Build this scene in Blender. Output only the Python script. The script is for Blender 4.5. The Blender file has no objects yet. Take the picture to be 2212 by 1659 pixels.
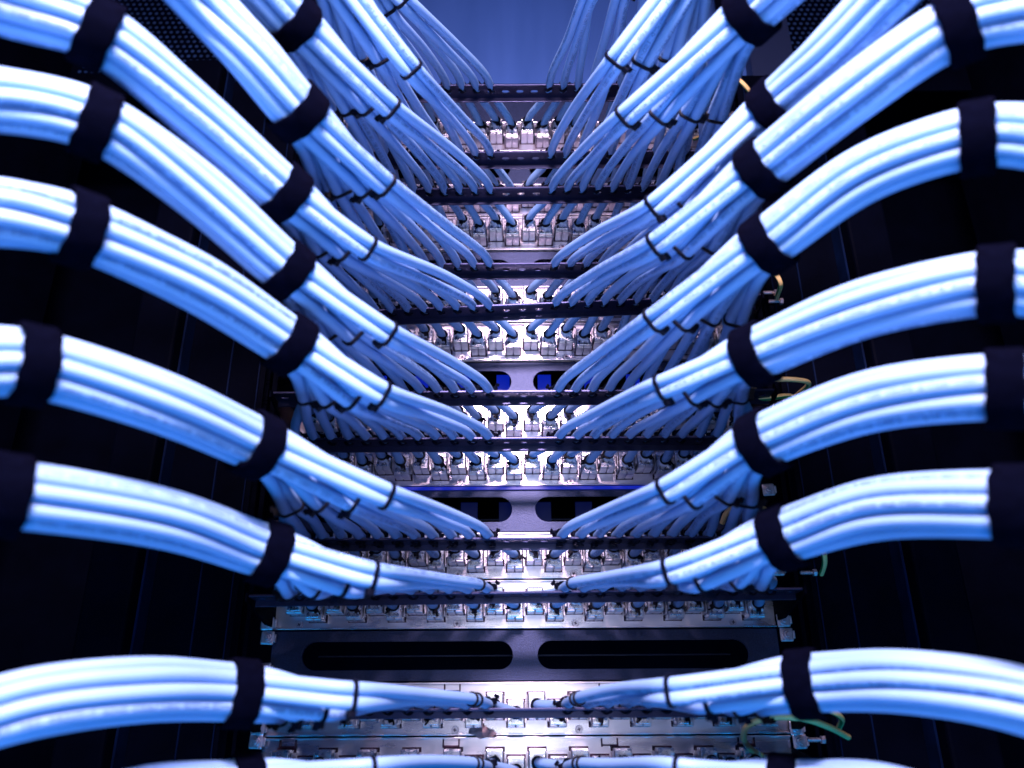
import bpy, bmesh, math, random
import numpy as np
from mathutils import Vector, Matrix
R = math.radians
random.seed(7)
rng = np.random.default_rng(7)
S = bpy.context.scene
C = S.collection

# ------------------------------------------------------------------ camera
F = 1728.0                      # focal length in units of a 2212-wide frame
PITCH = R(22.5); ROLL = R(0.35)
cp, sp = math.cos(PITCH), math.sin(PITCH)
Z0 = 1.0
CAM = Vector((0, -0.76, Z0))
cam = bpy.data.cameras.new('camera')
cam_o = bpy.data.objects.new('camera', cam); C.objects.link(cam_o)
cam.sensor_width = 36; cam.lens = F / 2212 * 36
cam.clip_start = 0.01; cam.clip_end = 50
cam_o.matrix_world = Matrix.Translation(CAM) @ Matrix.Rotation(R(90) + PITCH, 4, 'X') @ Matrix.Rotation(-ROLL, 4, 'Z')
cam.dof.use_dof = True; cam.dof.focus_distance = 0.78; cam.dof.aperture_fstop = 4.4
S.camera = cam_o

# ------------------------------------------------------------------ world, lamps, exposure
w = bpy.data.worlds.new('World'); S.world = w; w.use_nodes = True
bg = w.node_tree.nodes['Background']
bg.inputs[0].default_value = (0.002, 0.13, 0.75, 1); bg.inputs[1].default_value = 0.08
def area(name, loc, target, sx, sy, power, col, spread=180):
    l = bpy.data.lights.new(name, 'AREA'); l.shape = 'RECTANGLE'; l.size = sx; l.size_y = sy
    l.energy = power; l.color = col; l.spread = R(spread)
    o = bpy.data.objects.new(name, l); C.objects.link(o); o.location = loc
    d = Vector(target) - Vector(loc)
    o.rotation_euler = d.to_track_quat('-Z', 'Y').to_euler()
    return o
for sx in (-1, 1):
    area('key_lamp', (sx * 0.06, -0.90, Z0 + 0.62), (sx * 0.24, -0.36, Z0 + 0.10), 0.16, 0.10, 12.2, (1.0, 0.71, 0.86), 150)
area('added_strip_lamp', (0.05, -1.15, Z0 + 0.36), (0.02, 0, Z0 + 0.30), 0.26, 1.20, 4.2, (0.80, 0.85, 1.0))  # added unseen strip behind the camera, whitens the centre of the metal panels
area('blue_fill_lamp', (0.0, -1.00, Z0 - 0.78), (0.0, -0.1, Z0 + 0.30), 1.0, 0.4, 12.8, (0.001, 0.37, 1.0))
S.view_settings.view_transform = 'Standard'; S.view_settings.look = 'None'
S.view_settings.exposure = -0.12; S.view_settings.gamma = 1.0
S.view_settings.use_curve_mapping = False

# ------------------------------------------------------------------ measuring helpers
def _unroll(px, py):
    dx, dy = px - 1106.0, 829.5 - py
    a = -ROLL
    return (dx * math.cos(a) - dy * math.sin(a)) / F, (dx * math.sin(a) + dy * math.cos(a)) / F
def P(px, py, zc):
    u, v = _unroll(px, py)
    return Vector((u * zc, CAM.y + zc * (cp - v * sp), Z0 + zc * (sp + v * cp)))
def PH(px, py, h):
    u, v = _unroll(px, py)
    return P(px, py, h / (cp - v * sp))
X0 = 0.0105
U = 0.04445
def unit(v):
    return v.normalized()

# ------------------------------------------------------------------ materials
def mat(name, col, rough=0.5, metal=0.0, spec=0.5, noise=None, bump=None, rvar=0.0, sheen=0, coat=0, emis=None):
    m = bpy.data.materials.new(name); m.use_nodes = True
    nt = m.node_tree; b = nt.nodes['Principled BSDF']
    b.inputs['Base Color'].default_value = (*col, 1)
    b.inputs['Roughness'].default_value = rough
    b.inputs['Metallic'].default_value = metal
    b.inputs['Specular IOR Level'].default_value = spec
    if sheen:
        b.inputs['Sheen Weight'].default_value = sheen
        b.inputs['Sheen Tint'].default_value = (0.35, 0.3, 0.8, 1)
    if coat: b.inputs['Coat Weight'].default_value = coat
    if emis:
        b.inputs['Emission Color'].default_value = (*emis[0], 1); b.inputs['Emission Strength'].default_value = emis[1]
    tc = nt.nodes.new('ShaderNodeTexCoord')
    def tex(scale, stretch=(1, 1, 1), detail=4):
        mp = nt.nodes.new('ShaderNodeMapping'); mp.inputs['Scale'].default_value = stretch
        nt.links.new(tc.outputs['Object'], mp.inputs[0])
        n = nt.nodes.new('ShaderNodeTexNoise'); n.inputs['Scale'].default_value = scale; n.inputs['Detail'].default_value = detail
        nt.links.new(mp.outputs[0], n.inputs['Vector']); return n
    if noise:
        scale, amt, stretch = noise
        n = tex(scale, stretch)
        r = nt.nodes.new('ShaderNodeMapRange'); r.inputs[1].default_value = 0.3; r.inputs[2].default_value = 0.7
        r.inputs[3].default_value = 1 - amt; r.inputs[4].default_value = 1 + amt
        nt.links.new(n.outputs[0], r.inputs[0])
        mx = nt.nodes.new('ShaderNodeMix'); mx.data_type = 'RGBA'; mx.blend_type = 'MULTIPLY'
        mx.inputs[0].default_value = 1; mx.inputs[6].default_value = (*col, 1)
        nt.links.new(r.outputs[0], mx.inputs[7]); nt.links.new(mx.outputs[2], b.inputs['Base Color'])
        if rvar:
            rr = nt.nodes.new('ShaderNodeMapRange'); rr.inputs[1].default_value = 0.3; rr.inputs[2].default_value = 0.7
            rr.inputs[3].default_value = rough - rvar; rr.inputs[4].default_value = rough + rvar
            nt.links.new(n.outputs[0], rr.inputs[0]); nt.links.new(rr.outputs[0], b.inputs['Roughness'])
    if bump:
        scale, dist, stretch = bump
        n = tex(scale, stretch, 6)
        bp = nt.nodes.new('ShaderNodeBump'); bp.inputs['Strength'].default_value = 1.0; bp.inputs['Distance'].default_value = dist
        nt.links.new(n.outputs[0], bp.inputs['Height']); nt.links.new(bp.outputs[0], b.inputs['Normal'])
    return m
M = {}
M['cable'] = mat('cable_jacket', (0.225, 0.405, 0.70), 0.52, noise=(40, 0.04, (1, 1, 1)), bump=(60, 0.00004, (1, 1, 1)))
M['ink'] = mat('cable_print', (0.05, 0.11, 0.28), 0.6)
M['velcro'] = mat('hook_and_loop', (0.0008, 0.0012, 0.0050), 1.0, spec=0.01, bump=(1500, 0.0006, (1, 1, 1)), sheen=0.006, noise=(120, 0.3, (1, 1, 1)))
M['black'] = mat('black_nylon', (0.002, 0.003, 0.009), 0.45, spec=0.12, bump=(600, 0.0002, (1, 1, 1)))
M['bar'] = mat('bar_steel', (0.036, 0.040, 0.092), 0.36, metal=0.85, noise=(30, 0.35, (0.3, 1, 1)), rvar=0.1, bump=(900, 0.00012, (1, 1, 1)))
M['plate'] = mat('brushed_nickel', (0.70, 0.66, 0.75), 0.30, metal=0.97, noise=(22, 0.16, (0.5, 1, 2)), rvar=0.10, bump=(260, 0.00010, (0.06, 1, 1)))
M['jack'] = mat('cast_zinc', (0.66, 0.67, 0.76), 0.27, metal=0.95, noise=(160, 0.14, (1, 1, 1)), rvar=0.10, bump=(120, 0.00006, (1, 1, 1)))
M['petal'] = mat('folded_shield', (0.66, 0.64, 0.72), 0.36, metal=0.88, noise=(140, 0.12, (1, 1, 1)), rvar=0.08, bump=(90, 0.00015, (1, 1, 1)))
M['gap'] = mat('recess_shade', (0.05, 0.02, 0.05), 0.6, metal=0.3, noise=(60, 0.3, (1, 1, 1)))  # dark tone that paints in the shade of openings and slots
M['collar'] = mat('clear_collar', (0.66, 0.72, 0.86), 0.22, noise=(200, 0.1, (1, 1, 1)), coat=0.4)
M['blank'] = mat('powder_coat', (0.018, 0.030, 0.085), 0.42, metal=0.5, noise=(900, 0.35, (1, 1, 1)), rvar=0.08, bump=(1400, 0.00025, (1, 1, 1)))
M['cab'] = mat('cabinet_paint', (0.0006, 0.0011, 0.0045), 0.65, spec=0.015, noise=(25, 0.25, (1, 1, 1)), bump=(500, 0.0002, (1, 1, 1)))
M['cabedge'] = mat('cabinet_edge', (0.0015, 0.006, 0.026), 0.5, spec=0.06, noise=(30, 0.4, (1, 1, 1)))
M['back'] = mat('satin_backplate', (0.045, 0.12, 0.40), 0.42, metal=0.3, noise=(9, 0.06, (3, 1, 0.4)), rvar=0.06, bump=(700, 0.00008, (1, 1, 1)))
M['chrome'] = mat('zinc_hardware', (0.62, 0.55, 0.62), 0.34, metal=0.75, noise=(200, 0.2, (1, 1, 1)))
M['yellow'] = mat('earth_yellow', (0.95, 0.66, 0.26), 0.45, noise=(60, 0.1, (1, 1, 1)))
M['green'] = mat('earth_green', (0.02, 0.20, 0.06), 0.45, noise=(60, 0.1, (1, 1, 1)))
M['brown'] = mat('torn_tape', (0.26, 0.18, 0.20), 0.7, noise=(150, 0.5, (1, 1, 1)), bump=(200, 0.001, (1, 1, 1)))
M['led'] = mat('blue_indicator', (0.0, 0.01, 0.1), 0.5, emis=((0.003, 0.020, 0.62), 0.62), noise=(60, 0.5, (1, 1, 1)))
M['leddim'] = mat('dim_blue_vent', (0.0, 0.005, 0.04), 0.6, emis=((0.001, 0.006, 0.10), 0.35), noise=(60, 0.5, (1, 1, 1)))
M['perf'] = mat('hole_light_dots', (0.010, 0.030, 0.10), 0.4, noise=(40, 0.4, (1, 1, 1)))  # lighter blue paints the light behind the holes

# ------------------------------------------------------------------ object helpers
def link_mesh(name, me, m, parent=None, smooth=False):
    o = bpy.data.objects.new(name, me); C.objects.link(o)
    for x in (m if isinstance(m, (list, tuple)) else [m]):
        if me.materials.find(x.name) < 0: me.materials.append(x)
    if smooth:
        me.polygons.foreach_set('use_smooth', [True] * len(me.polygons))
    if parent: o.parent = parent
    return o
def obj(name, bm, m, parent=None, smooth=False):
    me = bpy.data.meshes.new(name)
    bmesh.ops.recalc_face_normals(bm, faces=bm.faces)
    bm.to_mesh(me); bm.free()
    return link_mesh(name, me, m, parent, smooth)
def tag(o, label, cat=None, group=None, kind=None):
    if label: o['label'] = label
    if cat: o['category'] = cat
    if group: o['group'] = group
    if kind: o['kind'] = kind
    return o
def thing(name, loc, label, cat, group=None):
    o = bpy.data.objects.new(name, None); C.objects.link(o); o.location = loc
    o.empty_display_size = 0.01
    return tag(o, label, cat, group)
def box(bm, c, s, bev=0.0, mi=0, rot=None):
    r = bmesh.ops.create_cube(bm, size=1.0)
    vs = r['verts']
    bmesh.ops.scale(bm, vec=s, verts=vs)
    if rot is not None: bmesh.ops.rotate(bm, cent=(0, 0, 0), matrix=rot, verts=vs)
    bmesh.ops.translate(bm, vec=c, verts=vs)
    fs = list({f for v in vs for f in v.link_faces})
    if bev > 0:
        es = list({e for v in vs for e in v.link_edges})
        rb = bmesh.ops.bevel(bm, geom=es, offset=bev, segments=2, affect='EDGES', profile=0.5)
        fs = list(set([f for f in fs if f.is_valid] + [f for f in rb['faces'] if f.is_valid]))
    for f in fs:
        if f.is_valid: f.material_index = mi
def cyl(bm, c, r, h, axis='Y', seg=20, r2=None, mi=0):
    q = bmesh.ops.create_cone(bm, cap_ends=True, segments=seg, radius1=r, radius2=r if r2 is None else r2, depth=h)
    vs = q['verts']
    if axis == 'Y': bmesh.ops.rotate(bm, cent=(0, 0, 0), matrix=Matrix.Rotation(R(90), 3, 'X'), verts=vs)
    if axis == 'X': bmesh.ops.rotate(bm, cent=(0, 0, 0), matrix=Matrix.Rotation(R(90), 3, 'Y'), verts=vs)
    bmesh.ops.translate(bm, vec=c, verts=vs)
    for f in {f for v in vs for f in v.link_faces}: f.material_index = mi
def cat_rom(pts, step=0.005):
    """centripetal Catmull-Rom through pts (Vectors), resampled evenly"""
    p = [np.array(q, float) for q in pts]
    p = [2 * p[0] - p[1]] + p + [2 * p[-1] - p[-2]]
    out = []
    for i in range(1, len(p) - 2):
        p0, p1, p2, p3 = p[i - 1:i + 3]
        t0 = 0; t1 = t0 + max(np.linalg.norm(p1 - p0), 1e-6) ** .5
        t2 = t1 + max(np.linalg.norm(p2 - p1), 1e-6) ** .5; t3 = t2 + max(np.linalg.norm(p3 - p2), 1e-6) ** .5
        n = max(3, int(np.linalg.norm(p2 - p1) / 0.002))
        t = np.linspace(t1, t2, n, endpoint=False)[:, None]
        a1 = (t1 - t) / (t1 - t0) * p0 + (t - t0) / (t1 - t0) * p1
        a2 = (t2 - t) / (t2 - t1) * p1 + (t - t1) / (t2 - t1) * p2
        a3 = (t3 - t) / (t3 - t2) * p2 + (t - t2) / (t3 - t2) * p3
        b1 = (t2 - t) / (t2 - t0) * a1 + (t - t0) / (t2 - t0) * a2
        b2 = (t3 - t) / (t3 - t1) * a2 + (t - t1) / (t3 - t1) * a3
        out.append((t2 - t) / (t2 - t1) * b1 + (t - t1) / (t2 - t1) * b2)
    out.append(p[-2][None, :])
    q = np.vstack(out)
    L = np.concatenate([[0], np.cumsum(np.linalg.norm(np.diff(q, axis=0), axis=1))])
    n = max(3, int(L[-1] / step)); s = np.linspace(0, L[-1], n)
    return np.stack([np.interp(s, L, q[:, k]) for k in range(3)], 1), s
def smooth_path(q, it=3):
    for _ in range(it):
        q[1:-1] = 0.5 * q[1:-1] + 0.25 * (q[:-2] + q[2:])
    return q
def frames(q):
    t = np.gradient(q, axis=0); t /= np.linalg.norm(t, axis=1)[:, None]
    n = np.zeros_like(q)
    a = np.array([0.1, -1, 0.2]); a -= a @ t[0] * t[0]; n[0] = a / np.linalg.norm(a)
    for i in range(1, len(q)):
        a = n[i - 1] - n[i - 1] @ t[i] * t[i]; n[i] = a / np.linalg.norm(a)
    return t, n, np.cross(t, n)
def tube_data(q, r, seg=14):
    t, n, b = frames(q)
    a = np.linspace(0, 2 * np.pi, seg, endpoint=False)
    v = q[:, None, :] + r * (np.cos(a)[None, :, None] * n[:, None, :] + np.sin(a)[None, :, None] * b[:, None, :])
    v = v.reshape(-1, 3); N = len(q)
    i = np.arange(N - 1)[:, None] * seg; j = np.arange(seg)[None, :]; j2 = (j + 1) % seg
    f = np.stack([i + j, i + j2, i + seg + j2, i + seg + j], -1).reshape(-1, 4)
    return v, f, (t, n, b)
def curve_plate(outline, holes, th):
    """flat sheet in XY with holes, thickness th along Z"""
    cu = bpy.data.curves.new('tmp', 'CURVE'); cu.dimensions = '2D'; cu.fill_mode = 'BOTH'; cu.extrude = th / 2
    for pts in [outline] + holes:
        sl = cu.splines.new('POLY'); sl.points.add(len(pts) - 1)
        for k, (x, y) in enumerate(pts): sl.points[k].co = (x, y, 0, 1)
        sl.use_cyclic_u = True
    o = bpy.data.objects.new('tmp', cu)
    me = bpy.data.meshes.new_from_object(o)
    bm = bmesh.new(); bm.from_mesh(me); bmesh.ops.remove_doubles(bm, verts=bm.verts, dist=1e-6)
    bpy.data.objects.remove(o); bpy.data.curves.remove(cu); bpy.data.meshes.remove(me)
    return bm
def rect(x0, y0, x1, y1): return [(x0, y0), (x1, y0), (x1, y1), (x0, y1)]
def stadium(cx, cy, w, h, n=12):
    r = h / 2; p = []
    for k in range(n + 1):
        a = -math.pi / 2 + math.pi * k / n; p.append((cx + w / 2 - r + r * math.cos(a), cy + r * math.sin(a)))
    for k in range(n + 1):
        a = math.pi / 2 + math.pi * k / n; p.append((cx - w / 2 + r + r * math.cos(a), cy + r * math.sin(a)))
    return p
def merge(bm, other, mtx=None):
    me = bpy.data.meshes.new('tmp'); other.to_mesh(me); other.free()
    if mtx is not None: me.transform(mtx)
    bm.from_mesh(me); bpy.data.meshes.remove(me)
def copy_tree(o, parent=None):
    c = o.copy(); C.objects.link(c); c.parent = parent
    for ch in list(o.children): copy_tree(ch, c)
    return c
ORD = ['first', 'second', 'third', 'fourth', 'fifth', 'sixth', 'seventh', 'eighth', 'ninth', 'tenth', 'eleventh', 'twelfth']
def nth(k): return ORD[k]

# ------------------------------------------------------------------ rack heights: (kind, bottom z)
ZP = {9: 0.0724}                         # bottom of the panel behind bar 9
ZP[8] = ZP[9] + U
ZP[7] = ZP[9] + 3 * U; ZP[6] = ZP[9] + 4 * U
ZP[5] = ZP[9] + 6 * U; ZP[4] = ZP[9] + 7 * U
ZP[3] = ZP[9] + 9 * U; ZP[2] = ZP[9] + 10 * U
ZP[1] = ZP[9] + 12 * U
ZP[10] = ZP[9] - 2 * U; ZP[11] = ZP[9] - 3 * U
ZB = {10: ZP[9] - U, 8: ZP[9] + 2 * U, 6: ZP[9] + 5 * U, 4: ZP[9] + 8 * U, 2: ZP[9] + 11 * U}   # slotted blanks above panels
TILT = {k: 0.0 for k in range(1, 12)}; TILT[5] = R(2.3); TILT[3] = R(0.6); TILT[9] = R(0.4)
BARF = -0.088                            # y of the bars' front edge
def bar_z(k, x=0.0): return Z0 + ZP[k] + U / 2 - 0.002 + math.tan(TILT[k]) * x
PITCHX = 0.0180

# ================================================================== STRUCTURE OF THE CABINET
def cabinet():
    bm = bmesh.new(); box(bm, (0, 0.30, Z0 + 0.3), (1.6, 0.01, 2.6)); o = obj('wall', bm, M['cab']); tag(o, 'unlit dark back of the cabinet behind the rack', kind='structure')
    for sgn, side in ((-1, 'left'), (1, 'right')):
        t = thing('cabinet_side_frame', (X0 + sgn * 0.25, 0, Z0), 'dark steel frame of the cabinet running up the %s edge of the picture' % side, 'cabinet frame', 'cabinet side frames')
        def part(name, c, s, m, bev=0.0):
            b = bmesh.new(); box(b, (0, 0, 0), s, bev); o = obj(name, b, m, t)
            o.location = (sgn * c[0], c[1], c[2]); return o
        part('filler_plate', (0.061, 0.022, -0.08), (0.088, 0.004, 1.64), M['cab'])
        part('edge_strip', (0.107, 0.012, -0.08), (0.0022, 0.022, 1.64), M['cabedge'])
        part('corner_post', (0.132, 0.004, -0.08), (0.044, 0.034, 1.64), M['cab'], 0.003)
        part('side_wall', (0.36, -0.5, 0.3), (0.004, 1.3, 2.4), M['cab'])
        part('side_seam', (0.060, 0.019, -0.08), (0.0015, 0.002, 1.64), M['cabedge'])
        # mounting rail with holes
        holes = []
        for k in range(60):
            z = -0.35 + k * U / 3 * 1.5
            holes.append(stadium(0, z, 0.0045, 0.0044, 5))
        b = curve_plate(rect(-0.009, -0.6, 0.009, 1.5), holes, 0.002)
        r = obj('mounting_rail', b, M['cab'], t); r.rotation_euler = (R(90), 0, R(-20 * sgn)); r.location = (sgn * 0.010, -0.004, 0)
        b = bmesh.new(); box(b, (0, 0, 0), (0.0011, 0.0012, 2.1)); e = obj('rail_edge', b, M['cabedge'], t); e.location = (sgn * 0.0195, -0.008, 0.45)
        # perforated upper panel
        pf = part('perforated_panel', (0.222, 0.06, 1.05), (0.24, 0.003, 0.60), M['cab'])
        b = bmesh.new()
        for i in range(26):
            for j in range(62):
                x = -0.108 + i * 0.0085 + (0.00425 if j % 2 else 0); z = -0.26 + j * 0.0085
                q = bmesh.ops.create_circle(b, cap_ends=True, segments=6, radius=0.0026)['verts']
                bmesh.ops.rotate(b, cent=(0, 0, 0), matrix=Matrix.Rotation(R(90), 3, 'X'), verts=q)
                bmesh.ops.translate(b, vec=(x, -0.0019, z), verts=q)
        h = obj('hole_light_dots', b, M['perf'], pf)  # flat discs, no real holes; light showing through is put into their colour
        part('upper_column', (0.072, 0.03, 1.02), (0.055, 0.02, 0.56), M['blank'])
    # satin plate above the rack
    b = bmesh.new(); box(b, (0, 0, 0), (0.62, 0.004, 0.62)); 
    o = obj('back_plate', b, M['back']); o.location = (X0, 0.045, Z0 + ZP[1] + U + 0.33)
    tag(o, 'smooth blue satin metal plate filling the top centre above the rack', 'back plate')
    b = bmesh.new(); box(b, (0, 0, 0), (0.462, 0.003, U - 0.002), 0.0006)
    o = obj('blanking_plate', b, M['blank']); o.location = (X0, 0.012, Z0 + ZP[1] + 1.5 * U)
    tag(o, 'plain dark strip of metal directly above the topmost patch panel', 'blanking plate')
cabinet()

# ------------------------------------------------------------------ slotted blanks
def blanks():
    first = None
    names = {10: 'black blank panel with two long empty slots, lowest in the rack',
             8: 'grey slotted blank panel with rounded holes, under a thin blue light',
             6: 'slotted blank panel with bright blue light behind its rounded holes',
             4: 'slotted blank panel almost hidden in the dark behind the fourth bar',
             2: 'slotted blank panel between the second and third bars from the top'}
    for k, zb in ZB.items():
        if first is None:
            b = curve_plate(rect(-0.229, -U / 2 + 0.0008, 0.229, U / 2 - 0.0008),
                            [stadium(-0.106, 0, 0.190, 0.0245), stadium(0.106, 0, 0.190, 0.0245)], 0.002)
            bm = bmesh.new(); merge(bm, b, Matrix.Rotation(R(90), 4, 'X'))
            box(bm, (0, 0.008, U / 2 - 0.0016), (0.456, 0.014, 0.0012)); box(bm, (0, 0.008, -U / 2 + 0.0016), (0.456, 0.014, 0.0012))
            first = o = obj('slotted_blank_panel', bm, M['blank'])
            b = bmesh.new(); box(b, (0, 0, 0), (0.40, 0.004, 0.0012)); i = obj('inner_ledge', b, M['blank'], o); i.location = (0, 0.060, -0.0045 + 0.008)
        else:
            o = copy_tree(first)
        o.location = (X0, 0.0, Z0 + zb + U / 2)
        tag(o, names[k], 'blank panel', 'slotted blank panels')
    # equipment glowing behind
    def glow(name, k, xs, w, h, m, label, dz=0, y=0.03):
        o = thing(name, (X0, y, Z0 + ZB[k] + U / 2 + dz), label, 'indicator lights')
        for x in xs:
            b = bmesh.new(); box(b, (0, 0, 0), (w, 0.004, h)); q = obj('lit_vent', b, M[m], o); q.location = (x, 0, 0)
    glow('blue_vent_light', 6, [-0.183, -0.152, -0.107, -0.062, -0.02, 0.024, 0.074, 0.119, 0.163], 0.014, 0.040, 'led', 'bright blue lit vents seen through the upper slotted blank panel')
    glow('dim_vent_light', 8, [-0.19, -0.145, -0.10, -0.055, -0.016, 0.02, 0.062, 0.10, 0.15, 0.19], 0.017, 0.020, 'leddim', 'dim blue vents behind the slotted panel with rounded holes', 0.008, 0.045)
    b = bmesh.new()
    box(b, (0, 0.002, 0), (0.29, 0.002, 0.0030))
    o = obj('led_strip', b, M['led']); o.location = (X0, -0.0045, Z0 + ZB[8] + U - 0.0016)
    tag(o, 'thin glowing blue light strip in the gap above the grey slotted panel', 'led strip')
blanks()

# ------------------------------------------------------------------ patch panels with jacks
JD = 0.021
def make_jack():
    bm = bmesh.new()
    box(bm, (0, -JD / 2, 0.001), (0.0142, JD, 0.020), 0.0006)
    box(bm, (0, -JD - 0.0008, -0.0062), (0.0134, 0.0018, 0.0048), 0.0003)
    box(bm, (0, -JD - 0.0006, 0.0082), (0.0134, 0.0014, 0.0038), 0.0003)
    box(bm, (-0.0056, -JD - 0.0005, 0.002), (0.0016, 0.0014, 0.008), 0.0003)
    box(bm, (0.0056, -JD - 0.0005, 0.002), (0.0016, 0.0014, 0.008), 0.0003)
    j = obj('keystone_jack', bm, [M['jack']])
    bm = bmesh.new()                      # folded shield flaps
    for s in (-1, 1):
        box(bm, (s * 0.0037, -JD * 0.47, -0.0099), (0.0070, JD * 0.90, 0.0018), 0.0006)
        box(bm, (s * 0.0037, -JD - 0.0001, -0.0093), (0.0068, 0.0014, 0.0024), 0.0005)
    obj('shield_flap', bm, M['petal'], j)
    bm = bmesh.new()                      # clip arms beside the jack
    box(bm, (-0.0081, -0.0095, 0.001), (0.0007, 0.018, 0.015), 0.0002); box(bm, (-0.0084, -0.018, -0.004), (0.0014, 0.003, 0.004), 0.0002)
    box(bm, (0.0081, -0.0075, 0.002), (0.0007, 0.014, 0.013), 0.0002); box(bm, (0.0084, -0.013, -0.006), (0.0014, 0.003, 0.003), 0.0002)
    obj('clip', bm, M['petal'], j)
    bm = bmesh.new()                      # embossed mark
    box(bm, (-0.0045, -JD - 0.0019, -0.0050), (0.0018, 0.0004, 0.0004)); box(bm, (-0.0053, -JD - 0.0019, -0.0058), (0.0004, 0.0004, 0.0012))
    box(bm, (-0.0038, -JD - 0.0019, -0.0060), (0.0005, 0.0004, 0.0012))
    obj('embossed_mark', bm, M['gap'], j)
    bm = bmesh.new()                      # cable collar: ring with lip
    for r0, r1, y0, y1 in ((0.0054, 0.0043, -JD - 0.0005, -JD - 0.0050),):
        seg = 24; rings = [(r0, y0), (r0, y0 - 0.002), (r0 * 0.92, y1 - 0.001), (r1, y1 - 0.001), (r1, y0)]
        vv = [[bm.verts.new((r * math.cos(2 * math.pi * k / seg), y, 0.0005 + r * math.sin(2 * math.pi * k / seg))) for k in range(seg)] for r, y in rings]
        for a in range(len(rings) - 1):
            for k in range(seg): bm.faces.new((vv[a][k], vv[a][(k + 1) % seg], vv[a + 1][(k + 1) % seg], vv[a + 1][k]))
    box(bm, (0.0035, -JD - 0.0025, -0.0042), (0.0042, 0.0035, 0.0022), 0.0006, rot=Matrix.Rotation(R(35), 3, 'Y'))
    obj('collar', bm, M['collar'], j, True)
    bm = bmesh.new()                      # cable tie on the collar, with head and cut tail
    seg = 20; w_ = 0.0013
    ring = [[], [], [], []]
    for k in range(seg):
        a = 2 * math.pi * k / seg; ca, sa = math.cos(a), math.sin(a)
        for q, (r, y) in enumerate(((0.0041, -w_), (0.0054, -w_), (0.0054, w_), (0.0041, w_))):
            ring[q].append(bm.verts.new((r * ca, y, r * sa)))
    for q in range(4):
        for k in range(seg): bm.faces.new((ring[q][k], ring[q][(k + 1) % seg], ring[(q + 1) % 4][(k + 1) % seg], ring[(q + 1) % 4][k]))
    box(bm, (0, 0, -0.0062), (0.0040, 0.0040, 0.0030), 0.0005); box(bm, (0.0012, -0.0002, -0.0088), (0.0011, 0.0022, 0.0036), 0.0002, rot=Matrix.Rotation(R(12), 3, 'Y'))
    t = obj('cable_tie', bm, M['black'], j); t.location = (0, -JD - 0.0085, 0.0005)
    return j
def jack_x(side, i): return side * (PITCHX / 2 + PITCHX * i)
def jack_dz(side, i):                       # staggered rows; the port at the left of the gap is a low one
    low = (i % 2 == 0) if side < 0 else (i % 2 == 1)
    return 0.0178 if low else 0.0238
def entry(k, side, i):
    return Vector((X0 + jack_x(side, i), -JD - 0.003, Z0 + ZP[k] + jack_dz(side, i) + 0.0003))
def panels():
    first = None; jfirst = None; sc_first = None
    desc = {1: 'topmost bright metal patch panel just below the blue back plate', 10: 'bright metal patch panel under the lowest slotted panel, at the lowest visible bar',
            11: 'lowest bright metal patch panel, cut by the bottom of the picture'}
    for k in range(1, 12):
        t = thing('patch_panel', (X0, 0, Z0 + ZP[k]), desc.get(k, 'bright metal patch panel whose jacks take the cables of the %s bar from the top' % nth(k - 1)), 'patch panel', 'patch panels in the rack')
        if first is None:
            bm = bmesh.new()
            box(bm, (0, 0, U / 2), (0.458, 0.0022, U - 0.0012), 0.0005)
            box(bm, (0, -0.0026, 0.0014), (0.458, 0.003, 0.0014), 0.0003); box(bm, (0, -0.0026, U - 0.0014), (0.458, 0.003, 0.0014), 0.0003)
            p = obj('plate', bm, M['plate'], t)
            bm = bmesh.new()
            for side in (-1, 1):
                for i in range(12):
                    box(bm, (jack_x(side, i), -0.0013, jack_dz(side, i) + 0.0005), (0.0168, 0.0012, 0.0235))
            g = obj('recess_shade', bm, M['gap'], p)  # thin dark sheets on the plate, painted shade of the cutouts round the jacks
            bm = bmesh.new()
            cyl(bm, (0, -0.0021, 0), 0.0034, 0.0022, 'Y', 24, 0.0029)
            box(bm, (0, -0.0031, 0), (0.0030, 0.0006, 0.0008), 0, 1); box(bm, (0, -0.0031, 0), (0.0008, 0.0007, 0.0030), 0, 1)
            s = obj('screw', bm, [M['chrome'], M['gap']], t); s.location = (-0.206, 0, 0.0055)
            first = (p, s)
        else:
            p = copy_tree(first[0], t); s = copy_tree(first[1], t)
        s.rotation_euler = (0, random.random() * 3, 0)
        s.location = (-0.206, 0, 0.0050)
        for x in (-0.062, 0.046, 0.190):
            c = copy_tree(s, t); c.location = (x, 0, 0.0050); c.rotation_euler = (0, random.random() * 3, 0)
        if k >= 10:                       # lance tabs on the upper part, seen level
            for x in (-0.206, -0.065, 0.072, 0.19):
                bm = bmesh.new(); 
                box(bm, (-0.0068, -0.0025, 0), (0.0012, 0.003, 0.0070), 0.0002); box(bm, (0.0068, -0.0025, 0), (0.0012, 0.003, 0.0070), 0.0002)
                box(bm, (0, -0.0025, -0.0022), (0.0125, 0.003, 0.0011), 0.0002)
                c = obj('lance_tab', bm, M['gap'], t); c.location = (x, 0, U - 0.0055)
        for side in (-1, 1):
            for i in range(12):
                if jfirst is None:
                    j = jfirst = make_jack(); j.parent = t
                else:
                    j = copy_tree(jfirst, t)
                j.location = (jack_x(side, i), 0, jack_dz(side, i))
                j.rotation_euler = (0, 0, 0)
                for ch in j.children:
                    if ch.name.startswith('cable_tie'): ch.rotation_euler = (R(-8), random.uniform(-1.3, 1.3), side * R(-22)); ch.location = (0 - side * 0.0 , -JD - 0.0085, 0.0008)
panels()

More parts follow.
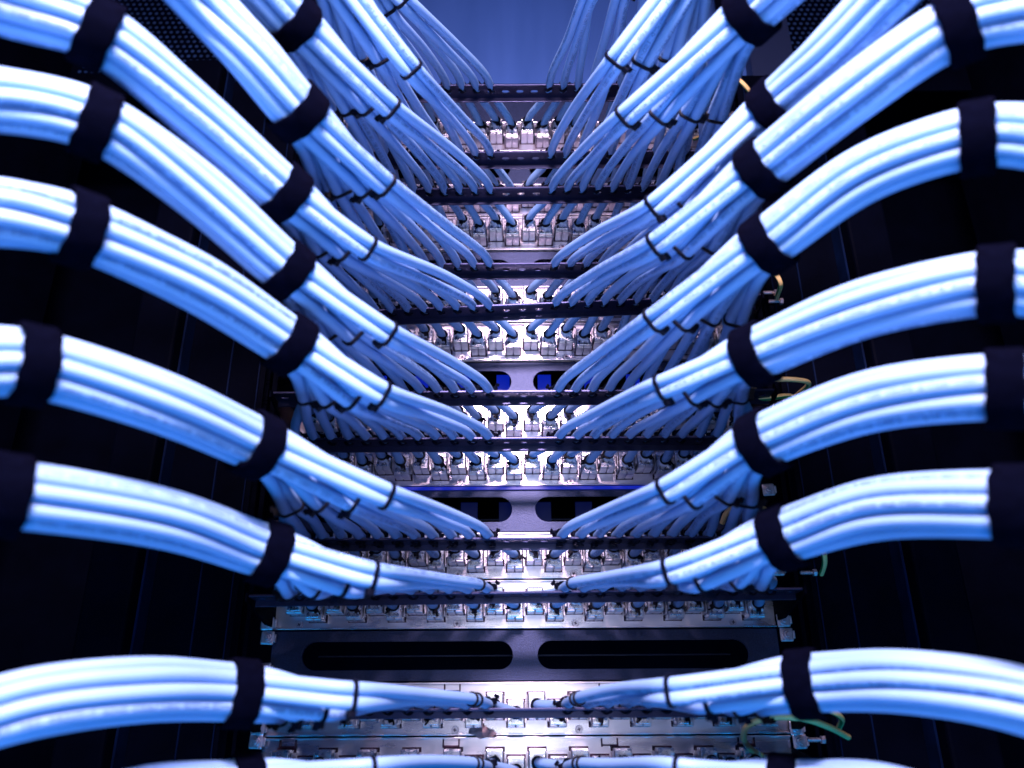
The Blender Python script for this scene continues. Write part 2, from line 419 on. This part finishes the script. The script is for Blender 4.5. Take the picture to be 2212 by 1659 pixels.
# ------------------------------------------------------------------ support bars
def bar_x(side, i): return side * (0.031 + 0.0156 * i)
def bars():
    first = None; tfirst = None
    for k in range(1, 12):
        place = {1: 'topmost, in front of the blue plate', 5: 'fifth from the top, tilted up to the right', 11: 'just below the picture edge', 10: 'lowest one seen level'}.get(k, '%s from the top' % nth(k - 1))
        t = thing('cable_support_bar', (X0, BARF, bar_z(k)), 'dark slotted steel bar holding tied cables, %s' % place, 'cable support bar', 'slotted bars across the rack')
        if first is None:
            holes = []
            for i in range(-14, 15): holes.append(stadium(i * 0.0156, 0.0090, 0.0080, 0.0046, 8))
            bm = bmesh.new()
            b = curve_plate(rect(-0.227, 0, 0.227, 0.018), holes, 0.0014); merge(bm, b)
            box(bm, (0, 0.0187, -0.0026), (0.454, 0.0014, 0.0066), 0.0003)
            box(bm, (0, -0.0004, 0.0006), (0.454, 0.0012, 0.0018), 0.0003)
            p = obj('slotted_profile', bm, M['bar'], t)
            bm = bmesh.new()
            for s in (1,):
                v = [bm.verts.new((s * 0.2285, y, z)) for y, z in ((0, -0.003), (0.0, 0.003), (0.088, 0.014), (0.088, -0.016), (0.06, -0.016))]
                bm.faces.new(v)
            r = bmesh.ops.extrude_face_region(bm, geom=bm.faces[:]); bmesh.ops.translate(bm, vec=(0.0018, 0, 0), verts=[e for e in r['geom'] if isinstance(e, bmesh.types.BMVert)])
            a = obj('side_arm', bm, M['cab'], t)
            first = (p, a)
        else:
            p = copy_tree(first[0], t); a = copy_tree(first[1], t)
        a2 = copy_tree(a, t); a2.location = (-0.4588, 0, 0)
        t.rotation_euler = (0, -TILT[k], 0)
        for side in (-1, 1):
            for i in range(12):
                if tfirst is None:
                    bm = bmesh.new(); seg = 18
                    ring = [[], [], [], []]; w_ = 0.0013
                    for q in range(seg):
                        a_ = 2 * math.pi * q / seg; ca, sa = math.cos(a_), math.sin(a_)
                        sx = 0.0040; sz = 0.0052
                        for m_, (r, y) in enumerate(((1.0, -w_), (1.22, -w_), (1.22, w_), (1.0, w_))):
                            ring[m_].append(bm.verts.new((r * sx * ca, y, r * sz * sa)))
                    for m_ in range(4):
                        for q in range(seg): bm.faces.new((ring[m_][q], ring[m_][(q + 1) % seg], ring[(m_ + 1) % 4][(q + 1) % seg], ring[(m_ + 1) % 4][q]))
                    box(bm, (0.0052, -0.001, 0.0022), (0.0030, 0.0042, 0.0042), 0.0004, rot=Matrix.Rotation(R(15), 3, 'X'))
                    box(bm, (0.0062, -0.004, 0.0046), (0.0010, 0.0042, 0.0024), 0.0002, rot=Matrix.Rotation(R(40), 3, 'X'))
                    tfirst = o = obj('cable_tie', bm, M['black'], t)
                else:
                    o = tfirst.copy(); C.objects.link(o); o.parent = t
                o.location = (bar_x(side, i) , 0.006, 0.0034); o.rotation_euler = (random.uniform(-.3, .5), random.uniform(-.3, .3), -side * R(40) + random.uniform(-.2, .2))
                o.scale = (-side * 1.15, 1.2, 1.1)
bars()
def hanging_heads():
    t = [o for o in bpy.data.objects if o.name.startswith('cable_support_bar')]
    t = sorted(t, key=lambda o: -o.location.z)[7]
    first = None
    for side in (-1, 1):
        for i in range(12):
            if first is None:
                bm = bmesh.new(); box(bm, (0, 0, 0), (0.0042, 0.0050, 0.0032), 0.0005); box(bm, (0, 0.004, 0.0014), (0.0022, 0.012, 0.0010), 0.0002)
                first = o = obj('tie_head', bm, M['black'], t)
            else: o = first.copy(); C.objects.link(o); o.parent = t
            o.location = (bar_x(side, i) - side * random.uniform(.001, .004), random.uniform(0.006, 0.012), -0.0030)
            o.rotation_euler = (random.uniform(-.3, .2), 0, -side * R(35) + random.uniform(-.2, .2))
hanging_heads()

# ================================================================== CABLES
CR = 0.0041                               # cable radius
FONT = {'A':(126,17,17,17,126),'B':(127,73,73,73,54),'C':(62,65,65,65,34),'D':(127,65,65,34,28),'E':(127,73,73,73,65),'F':(127,9,9,9,1),
 'G':(62,65,73,73,122),'H':(127,8,8,8,127),'I':(0,65,127,65,0),'K':(127,8,20,34,65),'L':(127,64,64,64,64),'M':(127,2,12,2,127),'N':(127,4,8,16,127),
 'O':(62,65,65,65,62),'P':(127,9,9,9,6),'R':(127,9,25,41,70),'S':(70,73,73,73,49),'T':(1,1,127,1,1),'U':(63,64,64,64,63),'W':(63,64,56,64,63),
 'Z':(97,81,73,69,67),'0':(62,81,73,69,62),'1':(0,66,127,64,0),'2':(66,97,81,73,70),'3':(33,65,69,75,49),'4':(24,20,18,127,16),'5':(39,69,69,69,57),
 '6':(60,74,73,73,48),'8':(54,73,73,73,54),'9':(6,73,73,41,30),'/':(32,16,8,4,2),'-':(8,8,8,8,8),'.':(0,96,96,0,0),' ':(0,0,0,0,0)}
def legend(foot):
    return 'LINK 100 CAT6A F/UTP CABLE -- P/N US-9266LSZH -- 23AWG 4PR LSZH -- ANSI/TIA-568.2-D ISO/IEC 11801 IEC 60332-1 ROHS COMPLIANT 012%d-4 %04dFT  ' % (random.choice((0, 1, 1)), foot)
COLW = 0.00047; ROWH = 0.00040
def text_quads(s, L, start, flip):
    """rectangles (s0,s1,v0,v1) along the cable for the dot-matrix legend"""
    qs = []; x = 0.0; n = 0
    s = s[start:] + s[:start]
    total = int(L / (COLW * 6.2))
    for ch in (s * 4)[:total]:
        for c, bits in enumerate(FONT.get(ch, FONT[' '])):
            r = 0
            while r < 7:
                if bits >> r & 1:
                    r2 = r
                    while r2 < 6 and bits >> (r2 + 1) & 1 and r2 - r < 2: r2 += 1
                    qs.append((x + c * COLW, x + (c + 0.95) * COLW, (3.5 - r) * ROWH, (3.5 - r2 - 1) * ROWH)); r = r2 + 1
                else: r += 1
        x += 6.2 * COLW
    q = np.array(qs)
    if flip: q[:, :2] = L - q[:, :2]; q[:, 2:] = -q[:, 2:]
    return q
def make_cable(pts, label, group, text=True):
    q, s = cat_rom(pts, 0.0055)
    q = smooth_path(q, 3)
    s = np.concatenate([[0], np.cumsum(np.linalg.norm(np.diff(q, axis=0), axis=1))])
    org = q[0].copy(); q = q - org
    v, f, (t, n, b) = tube_data(q, CR)
    mi = np.zeros(len(f), int)
    nv = len(v); nf = len(f)
    if text:
        L = s[-1] - 0.02
        mid = np.argmin(np.abs(s - random.uniform(0.08, 0.25)))
        tocam = np.array(CAM) - (q[mid] + org)
        a0 = math.atan2(tocam @ b[mid], tocam @ n[mid]) + random.uniform(-1.0, 1.0)
        tq = text_quads(legend(random.randint(120, 999)), L, random.randint(0, 130), random.random() < 0.5)
        ss = tq[:, [0, 1, 1, 0]].ravel() + 0.01; vv = tq[:, [2, 2, 3, 3]].ravel()
        ok = None
        cc = np.stack([np.interp(ss, s, q[:, k]) for k in range(3)], 1)
        nn = np.stack([np.interp(ss, s, n[:, k]) for k in range(3)], 1); bb = np.stack([np.interp(ss, s, b[:, k]) for k in range(3)], 1)
        a = a0 + vv / CR
        tv = cc + (CR + 0.00006) * (np.cos(a)[:, None] * nn + np.sin(a)[:, None] * bb)
        tf = (np.arange(len(tq))[:, None] * 4 + np.arange(4)[None, :]) + nv
        v = np.vstack([v, tv]); f = np.vstack([f, tf]); mi = np.concatenate([mi, np.ones(len(tf), int)])
    me = bpy.data.meshes.new('data_cable')
    me.vertices.add(len(v)); me.vertices.foreach_set('co', v.ravel())
    me.loops.add(len(f) * 4); me.loops.foreach_set('vertex_index', f.ravel().astype(np.int32))
    me.polygons.add(len(f)); me.polygons.foreach_set('loop_start', (np.arange(len(f)) * 4).astype(np.int32))
    me.polygons.foreach_set('use_smooth', np.ones(len(f), bool))
    me.materials.append(M['cable']); me.materials.append(M['ink'])
    me.polygons.foreach_set('material_index', mi.astype(np.int32))
    me.update(calc_edges=True); me.validate()
    o = bpy.data.objects.new('data_cable', me); C.objects.link(o); o.location = org
    tag(o, label, 'cable', group)
    return o

d = 2 * CR * 0.99
SL3 = [(-0.5 * d, 0.28 * d), (0.5 * d, 0.28 * d), (0.0, -0.58 * d)]
ring = [(1.53 * d * math.cos(R(90 + 40 * k)), 1.53 * d * math.sin(R(90 + 40 * k))) for k in range(9)]
inner = [(0.577 * d * math.cos(R(30 + 120 * k)), 0.577 * d * math.sin(R(30 + 120 * k))) for k in range(3)]
SL12 = ring + inner
# a: + = up side of the bundle in the picture, b: + = towards the camera; innermost cables lie up and in front
SL12 = sorted(SL12, key=lambda p: -(p[0] * 0.9 + p[1] * 0.55))
import itertools
def matched(sl):
    cx = sum(p[0] for p in sl) / 3; cy = sum(p[1] for p in sl) / 3
    tgt = [SL3[1], SL3[0], SL3[2]]
    return list(min(itertools.permutations(sl), key=lambda q: sum((q[i][0] - cx - tgt[i][0]) ** 2 + (q[i][1] - cy - tgt[i][1]) ** 2 for i in range(3))))
SL12G = [matched(SL12[3 * g:3 * g + 3]) for g in range(4)]
def frame_at(p, tan):
    t = unit(tan); c = unit(CAM - p); n = unit(c - t * c.dot(t)); u = t.cross(n)
    if u.z < 0: u = -u
    return t, u, n
def hull(slots, gap, K=56, turns=1.0):
    out = []
    for k in range(int(K * turns) + 1):
        a = 2 * math.pi * k / K; ux, uy = math.cos(a), math.sin(a)
        best = max(slots, key=lambda s: s[0] * ux + s[1] * uy)
        out.append((best[0] + (CR + gap) * ux, best[1] + (CR + gap) * uy, ux, uy))
    return out
def smooth_loop(pts, it=2):
    n = len(pts)
    for _ in range(it):
        pts = [tuple(0.5 * pts[i][c] + 0.25 * (pts[max(i - 1, 0)][c] + pts[min(i + 1, n - 1)][c]) for c in range(4)) for i in range(n)]
    return pts
def band(name, p, fr, slots, width, thick, gap, m, label, cat, group, spiral=0.0, a_off=0.0, head=None):
    """strap or tie around the given slots; local frame columns: u, n, t"""
    t, u, n = fr
    rot = Matrix((u, n, t)).transposed().to_4x4()
    ca, sa = math.cos(a_off), math.sin(a_off)
    sl = [(x * ca + y * sa, -x * sa + y * ca) for x, y in slots]
    h = smooth_loop(hull(sl, gap, 56, 1.0 + spiral), 12 if spiral else 3)
    bm = bmesh.new(); rows = []
    prof = [(-0.5, 0.0), (-0.5, 0.6), (-0.42, 1.0), (0.42, 1.0), (0.5, 0.6), (0.5, 0.0)]
    for k, (x, y, ux, uy) in enumerate(h):
        lift = (k / 56.0) * thick * 1.15 if spiral else 0
        wob = 0.0004 * math.sin(k * 0.9) if spiral else 0
        row = []
        for (ww, tt) in prof:
            rr = tt * thick + lift
            X, Y = x + ux * rr, y + uy * rr
            row.append(bm.verts.new((X * ca - Y * sa, X * sa + Y * ca, ww * width + wob)))
        rows.append(row)
    for k in range(len(rows) - 1):
        for j in range(6): bm.faces.new((rows[k][j], rows[k + 1][j], rows[k + 1][(j + 1) % 6], rows[k][(j + 1) % 6]))
    bm.faces.new(rows[0]); bm.faces.new(rows[-1][::-1])
    o = obj(name, bm, m, None, bool(spiral))
    o.matrix_world = Matrix.Translation(p) @ rot
    tag(o, label, cat, group)
    if head is not None:
        a = head; ux, uy = math.cos(a), math.sin(a)
        best = max(slots, key=lambda s: s[0] * ux + s[1] * uy)
        hx, hy = best[0] + (CR + 0.0022) * ux, best[1] + (CR + 0.0022) * uy
        bm = bmesh.new()
        rz = Matrix.Rotation(a, 3, 'Z')
        box(bm, (0, 0, 0), (0.0042, 0.0058, 0.0048), 0.0005, rot=rz)
        box(bm, (0.0018 * ux - 0.003 * uy, 0.0018 * uy + 0.003 * ux, 0), (0.0034, 0.0040, 0.0022), 0.0003, rot=rz)
        hd = obj('tie_head', bm, m, o); hd.location = (hx, hy, 0)
    return o

# tie points per bar: T = [(px, py)]*4, zc of the first, V = spine [(px,py,zc,rs)], strap flags
LEFT = {
 1: dict(T=[(872, 0), (836, 26), (795, 40), (760, 50)], tz=.70, V=[(730, -150, .60, 0), (640, -260, .55, 0)]),
 2: dict(T=[(890, 152), (826, 128), (775, 128), (733, 130)], tz=.635, V=[(700, -70, .53, 1), (560, -230, .47, 0)]),
 3: dict(T=[(846, 236), (797, 232), (757, 236), (706, 241)], tz=.62, V=[(643, 58, .50, 1), (520, -80, .45, 0), (400, -200, .41, 0)]),
 4: dict(T=[(836, 402), (793, 410), (741, 411), (697, 410)], tz=.60, V=[(655, 252, .48, 1), (545, 120, .44, 0), (430, -5, .42, 0), (300, -150, .38, 0)]),
 5: dict(T=[(797, 538), (746, 543), (699, 538), (664, 532)], tz=.585, V=[(622, 425, .485, 1), (425, 245, .43, 0), (208, 70, .385, 1), (60, 20, .37, 0), (-110, -30, .35, 0)]),
 6: dict(T=[(841, 722), (767, 724), (711, 724), (672, 722)], tz=.59, V=[(628, 590, .485, 1), (430, 415, .43, 0), (208, 266, .385, 1), (60, 225, .37, 0), (-130, 200, .35, 0)]),
 7: dict(T=[(828, 852), (764, 862), (715, 862), (668, 858)], tz=.57, V=[(636, 748, .48, 1), (430, 612, .42, 0), (184, 497, .37, 1), (40, 462, .35, 0), (-130, 450, .33, 0)]),
 8: dict(T=[(838, 1072), (764, 1082), (697, 1084), (628, 1096)], tz=.565, V=[(572, 968, .46, 1), (350, 868, .39, 0), (82, 790, .345, 1), (-20, 782, .33, 0), (-180, 790, .31, 0)]),
 9: dict(T=[(808, 1243), (745, 1262), (684, 1268), (632, 1272)], tz=.555, V=[(592, 1196, .475, 1), (350, 1120, .40, 0), (22, 1068, .34, 1), (-60, 1062, .33, 0), (-200, 1070, .31, 0)]),
 10: dict(T=[(764, 1503), (700, 1528), (650, 1532), (610, 1536)], tz=.54, V=[(532, 1497, .455, 1), (300, 1488, .39, 0), (60, 1520, .35, 0), (-150, 1580, .33, 0)]),
 11: dict(T=[(806, 1668), (740, 1690), (690, 1695), (640, 1700)], tz=.54, V=[(540, 1702, .455, 1), (300, 1730, .39, 0), (0, 1830, .34, 0)]),
}
RIGHT = {
 1: dict(T=[(1282, -25), (1345, -15), (1400, -15), (1440, -10)], tz=.70, V=[(1440, -210, .60, 0), (1520, -330, .55, 0)]),
 2: dict(T=[(1329, 132), (1388, 138), (1446, 128), (1500, 125)], tz=.635, V=[(1525, -105, .54, 1), (1650, -270, .48, 0)]),
 3: dict(T=[(1348, 254), (1423, 252), (1490, 250), (1549, 255)], tz=.62, V=[(1612, 38, .50, 1), (1730, -70, .45, 0), (1880, -200, .41, 0)]),
 4: dict(T=[(1411, 448), (1475, 440), (1525, 436), (1570, 430)], tz=.60, V=[(1664, 240, .50, 1), (1800, 110, .44, 0), (1935, -30, .40, 0), (2060, -160, .37, 0)]),
 5: dict(T=[(1414, 530), (1472, 540), (1528, 532), (1563, 534)], tz=.59, V=[(1636, 372, .485, 1), (1850, 200, .42, 0), (2072, 56, .385, 1), (2212, 20, .37, 0), (2360, 5, .35, 0)]),
 6: dict(T=[(1408, 694), (1468, 696), (1528, 689), (1590, 694)], tz=.59, V=[(1648, 532, .475, 1), (1868, 378, .42, 0), (2112, 297, .38, 1), (2230, 300, .37, 0), (2380, 320, .35, 0)]),
 7: dict(T=[(1426, 838), (1490, 852), (1537, 858), (1590, 855)], tz=.575, V=[(1616, 772, .475, 1), (1860, 668, .41, 0), (2150, 612, .36, 1), (2250, 618, .35, 0), (2400, 640, .33, 0)]),
 8: dict(T=[(1434, 1062), (1490, 1076), (1562, 1070), (1611, 1080)], tz=.57, V=[(1632, 962, .465, 1), (1880, 868, .40, 0), (2172, 838, .345, 1), (2260, 846, .34, 0), (2420, 880, .32, 0)]),
 9: dict(T=[(1442, 1236), (1510, 1252), (1587, 1250), (1634, 1256)], tz=.56, V=[(1676, 1164, .465, 1), (1900, 1098, .40, 0), (2180, 1090, .34, 1), (2270, 1096, .33, 0), (2420, 1120, .31, 0)]),
 10: dict(T=[(1446, 1494), (1530, 1512), (1590, 1518), (1640, 1520)], tz=.54, V=[(1728, 1476, .45, 1), (1960, 1472, .39, 0), (2212, 1515, .35, 0), (2400, 1580, .33, 0)]),
 11: dict(T=[(1461, 1668), (1540, 1690), (1590, 1695), (1640, 1700)], tz=.54, V=[(1690, 1702, .46, 1), (1900, 1715, .40, 0), (2150, 1800, .35, 0)]),
}
def bname(k):
    return {1: 'topmost bar', 10: 'lowest visible bar', 11: 'bar below the picture edge'}.get(k, '%s bar from the top' % nth(k - 1))
def build_bundle(k, side, D):
    sname = 'left' if side < 0 else 'right'
    zb = bar_z
    Vp = [P(x, y, z * (1.05, 1.09, 1.11, 1.12, 1.13)[q]) for q, (x, y, z, f) in enumerate(D['V'])]
    Bs = [Vector((X0 + bar_x(side, i), BARF + 0.008, zb(k, bar_x(side, i)) + 0.0040)) for i in range(12)]
    Ts = [P(x, y, D['tz'] - (0.030 + 0.0032 * k) + 0.018 * g) for g, (x, y) in enumerate(D['T'])]
    frT = []
    for g in range(4):
        bm_ = (Bs[3 * g] + Bs[3 * g + 1] + Bs[3 * g + 2]) / 3
        frT.append(frame_at(Ts[g], unit(Ts[g] - bm_) + unit(Vp[0] - Ts[g])))
    Tm = (Ts[0] + Ts[1]) / 2
    def slide(p, t, r):            # the visible front of a band lies off its axis: slide it so that the front sits right
        c = unit(CAM - p); k_ = max(-0.85, min(0.85, c.dot(t)))
        return p + t * (r * k_ / math.sqrt(1 - k_ * k_))
    for g in range(4):
        Ts[g] = slide(Ts[g], frT[g][0], 0.004)
        frT[g] = frame_at(Ts[g], frT[g][0])
    Tm = (Ts[0] + Ts[1]) / 2
    for j in range(len(Vp) - 1):
        if D['V'][j][3]:
            a = Vp[j - 1] if j > 0 else Tm
            Vp[j] = slide(Vp[j], unit(unit(Vp[j] - a) + unit(Vp[j + 1] - Vp[j])), 0.013)
    frV = []
    for j, p in enumerate(Vp):
        a = Vp[j - 1] if j > 0 else Tm
        b = Vp[j + 1] if j < len(Vp) - 1 else p + (p - a)
        frV.append(frame_at(p, unit(p - a) + unit(b - p)))
    tw = [0.0]
    for j in range(1, len(Vp)): tw.append(tw[-1] + random.uniform(-0.22, 0.22))
    def slotpos(j, g, s):
        x, y = SL12G[g][s]; a = tw[j]; sc = 1.0 if D['V'][j][3] else 1.02
        x, y = (x * math.cos(a) - y * math.sin(a)) * sc, (x * math.sin(a) + y * math.cos(a)) * sc
        if not D['V'][j][3]: x += random.uniform(-.0006, .0006); y += random.uniform(-.0006, .0006)
        return x, y
    for i in range(12):
        g, s = divmod(i, 3)
        e = entry(k, side, i); B = Bs[i]
        # the tie holds the lower-numbered cable nearest the centre on the upper side
        sl3 = [SL3[1], SL3[0], SL3[2]][s]
        t, u, n = frT[g]; T = Ts[g] + u * sl3[0] + n * sl3[1]
        pts = [e + Vector((0, 0.006, 0)), e + Vector((side * 0.001, -0.008, 0.0006)),
               B + Vector((-side * 0.004, 0.016, -0.0005)), B]
        toT = T - B
        fwd = Vector((toT.x * 0.09, toT.y * 0.15 - 0.003, toT.z * 0.165 + 0.002))
        pts.append(B + fwd)
        mid = B.lerp(T, 0.5) + Vector((-toT.x * 0.03, -0.001, 0.002 + 0.014 * abs(toT.z))) + Vector((random.uniform(-.0015, .0015), 0, random.uniform(-.0015, .0015)))
        pts.append(mid)
        pts += [T - t * 0.006, T + t * 0.006]
        for j, p in enumerate(Vp):
            t, u, n = frV[j]; x, y = slotpos(j, g, s); q = p + u * x + n * y
            if D['V'][j][3]: pts += [q - t * 0.008, q + t * 0.008]
            else: pts.append(q)
        t = frV[-1][0]; pts.append(pts[-1] + t * 0.10)
        if i == 0 and k >= 9:
            for r_ in range(1 if k == 9 else 2):
                dr = unit(toT); pp = B + fwd + dr * (0.002 + 0.008 * r_)
                band('cable_tie', pp, frame_at(pp, dr), [(0, 0)], 0.0022, 0.0011, 0.0002, M['black'],
                     'black tie ring, %s, innermost %s cable, %s' % (('nearest the bar', 'second along')[r_], sname, bname(k)), 'cable tie', 'black tie rings on single cables')
        make_cable(pts, 'pale blue cable tied %s %s of centre on the %s' % (nth(i), sname, bname(k)),
                   'network cables from the patch panels', text=(random.random() < (0.25 if side < 0 else 0.5)))
    for g in range(4):
        lab = 'black cable tie, %s from centre, on %s cables of the %s' % (nth(g), sname, bname(k))
        band('cable_tie', Ts[g], frT[g], SL3, 0.0028, 0.0013, 0.0002, M['black'], lab, 'cable tie', 'black ties round three cables', head=(R(180) if frT[g][1].z > 0 else 0) + R(random.uniform(-25, 45)) * 1)
    cnt = 0
    for j, p in enumerate(Vp):
        if D['V'][j][3]:
            a = tw[j]
            sl = [(x * math.cos(a) - y * math.sin(a), x * math.sin(a) + y * math.cos(a)) for g in SL12G for x, y in g]
            lab = 'black fabric strap %s the %s bundle of the %s' % ('nearest the rack on' if cnt == 0 else 'far out on', sname, bname(k).replace(' from the top', ' down').replace('bar below the picture edge', 'unseen bottom bar'))
            o = band('fabric_strap', p, frV[j], sl, 0.0165, 0.0019, 0.0011, M['velcro'], lab, 'strap', 'fabric straps round cable bundles', spiral=0.32, a_off=R(random.uniform(130, 230)))
            cnt += 1
for k in range(1, 12):
    build_bundle(k, -1, LEFT[k]); build_bundle(k, 1, RIGHT[k])

# ================================================================== SMALL THINGS
def earth_wire(pix, label, r=0.0024):
    pts = [PH(*p) for p in pix]
    q, s = cat_rom(pts, 0.004); org = q[0].copy(); q = smooth_path(q - org, 2)
    v, f, _ = tube_data(q, r, 12)
    me = bpy.data.meshes.new('earth_wire'); me.from_pydata(v.tolist(), [], f.tolist())
    o = link_mesh('earth_wire', me, [M['yellow'], M['green']], None, True); o.location = org
    for i, p in enumerate(me.polygons):
        p.material_index = 1 if i % 12 in (3, 4) else 0
    tag(o, label, 'earth wire', 'yellow and green earth wires')
earth_wire([(1628, 838, .70), (1645, 824, .69), (1690, 819, .68), (1735, 822, .68), (1748, 828, .69), (1735, 842, .71), (1716, 858, .74)], 'yellow and green wire looping on the right above the eighth bar')
earth_wire([(1590, 850, .72), (1612, 860, .70), (1650, 862, .69), (1695, 855, .69), (1718, 858, .70), (1728, 868, .74)], 'short yellow wire just under the looped wire on the right')
earth_wire([(1545, 150, .72), (1590, 168, .69), (1618, 195, .69), (1630, 225, .71), (1626, 248, .75)], 'thin yellow and green wire curving down at the upper right')
earth_wire([(1500, 300, .74), (1545, 285, .71), (1580, 277, .71), (1610, 284, .72), (1640, 300, .75)], 'bright yellow wire behind the right cables of the third bar')
earth_wire([(1655, 590, .70), (1672, 588, .69), (1686, 608, .69), (1680, 636, .72), (1676, 650, .75)], 'dull orange yellow wire hooking down beside the sixth bar cables')
earth_wire([(1645, 1632, .75), (1618, 1615, .72), (1606, 1588, .68), (1622, 1562, .65), (1665, 1549, .64), (1730, 1551, .64), (1785, 1568, .66), (1832, 1592, .70)], 'long yellow earth wire arching at the bottom right')
earth_wire([(1770, 1530, .70), (1798, 1536, .69), (1817, 1550, .70), (1812, 1572, .74)], 'small hooked earth wire under the lowest right strap')
earth_wire([(1560, 1130, .72), (1570, 1105, .71), (1600, 1092, .70), (1645, 1098, .69), (1672, 1110, .71)], 'yellow wire showing between the right cables of the eighth bar')
earth_wire([(1780, 1195, .72), (1782, 1215, .73), (1774, 1240, .75)], 'little end of yellow wire below the right strap of the ninth bar')

def cage_nuts():
    first = None
    data = [((578, 1347), 'left post, upper one of the pair beside the long empty slots'), ((578, 1378), 'left post, lower one of the pair beside the long empty slots'),
            ((571, 1447), 'left post, just above the lowest left bundle'), ((599, 1137), 'left post, beside the eighth bar'),
            ((557, 1573), 'left post, just below the lowest left bundle'), ((553, 1602), 'left post, lowest one near the picture bottom'),
            ((1660, 1058), 'right post, highest one under the eighth bar bundle'), ((1680, 1230), 'right post, under the strap of the ninth bar bundle'),
            ((1692, 1340), 'right post, upper one of the pair beside the long empty slots'), ((1699, 1371), 'right post, lower one of the pair beside the long empty slots'),
            ((1720, 1572), 'right post, behind the arching yellow wire'), ((1728, 1602), 'right post, lowest one near the picture bottom'),
            ((1655, 872), 'right post, beside the short yellow wire')]
    for (x, y), w_ in data:
        if first is None:
            bm = bmesh.new(); box(bm, (0, 0, 0), (0.0118, 0.0022, 0.0118), 0.0012)
            box(bm, (0.0066, 0.001, 0), (0.0018, 0.004, 0.007), 0.0004)
            o = first = obj('cage_nut', bm, M['chrome'])
            bm = bmesh.new(); cyl(bm, (0, -0.0022, 0), 0.0040, 0.0030, 'Y', 20, 0.0036); cyl(bm, (0, -0.0045, 0), 0.0024, 0.0030, 'Y', 14, 0.0018)
            obj('bolt_end', bm, M['chrome'], o)
        else: o = copy_tree(first)
        o.location = PH(x, y, 0.752); o.rotation_euler = (0, random.uniform(-.06, .06), 0)
        tag(o, 'square cage nut, %s' % w_, 'cage nut', 'cage nuts on the posts')
cage_nuts()
def studs():
    first = None
    for (x, y), lab in [((1660, 632), 'upper small chrome terminal screw beside the hooked wire'), ((1672, 651), 'lower small chrome terminal screw beside the hooked wire'),
                        ((1604, 247), 'small chrome terminal screw at the end of the upper right wire'), ((1704, 866), 'chrome terminal screw under the looped wire on the right'),
                        ((1742, 1237), 'small ribbed terminal screw on the dark right post'), ((1758, 1598), 'ribbed terminal screw right of the arching yellow wire')]:
        if first is None:
            bm = bmesh.new(); cyl(bm, (0, 0, 0), 0.0016, 0.011, 'X', 12)
            for q in range(4): cyl(bm, (-0.004 + q * 0.0022, 0, 0), 0.0020, 0.0009, 'X', 12)
            o = first = obj('terminal_screw', bm, M['chrome'])
            bm = bmesh.new(); cyl(bm, (0.0075, 0, 0), 0.0034, 0.003, 'X', 6); obj('screw_head', bm, M['chrome'], o)
        else: o = copy_tree(first)
        o.location = PH(x, y, 0.735); tag(o, lab, 'screw', 'terminal screws of the earth wires')
studs()
def scrap():
    bm = bmesh.new()
    bmesh.ops.create_icosphere(bm, subdivisions=3, radius=1)
    for v in bm.verts:
        r = 1 + 0.25 * math.sin(5 * v.co.x + 2) * math.cos(7 * v.co.z) + random.uniform(-.10, .10)
        v.co = Vector((v.co.x * 0.0112 * r, v.co.y * 0.0018 * r, v.co.z * 0.0046 * r))
    o = obj('torn_tape', bm, M['brown']); o.location = PH(1042, 1581, 0.752); o.rotation_euler = (0, R(8), 0)
    tag(o, 'crumpled brown scrap of tape stuck on the lowest metal panels', 'tape scrap')
scrap()
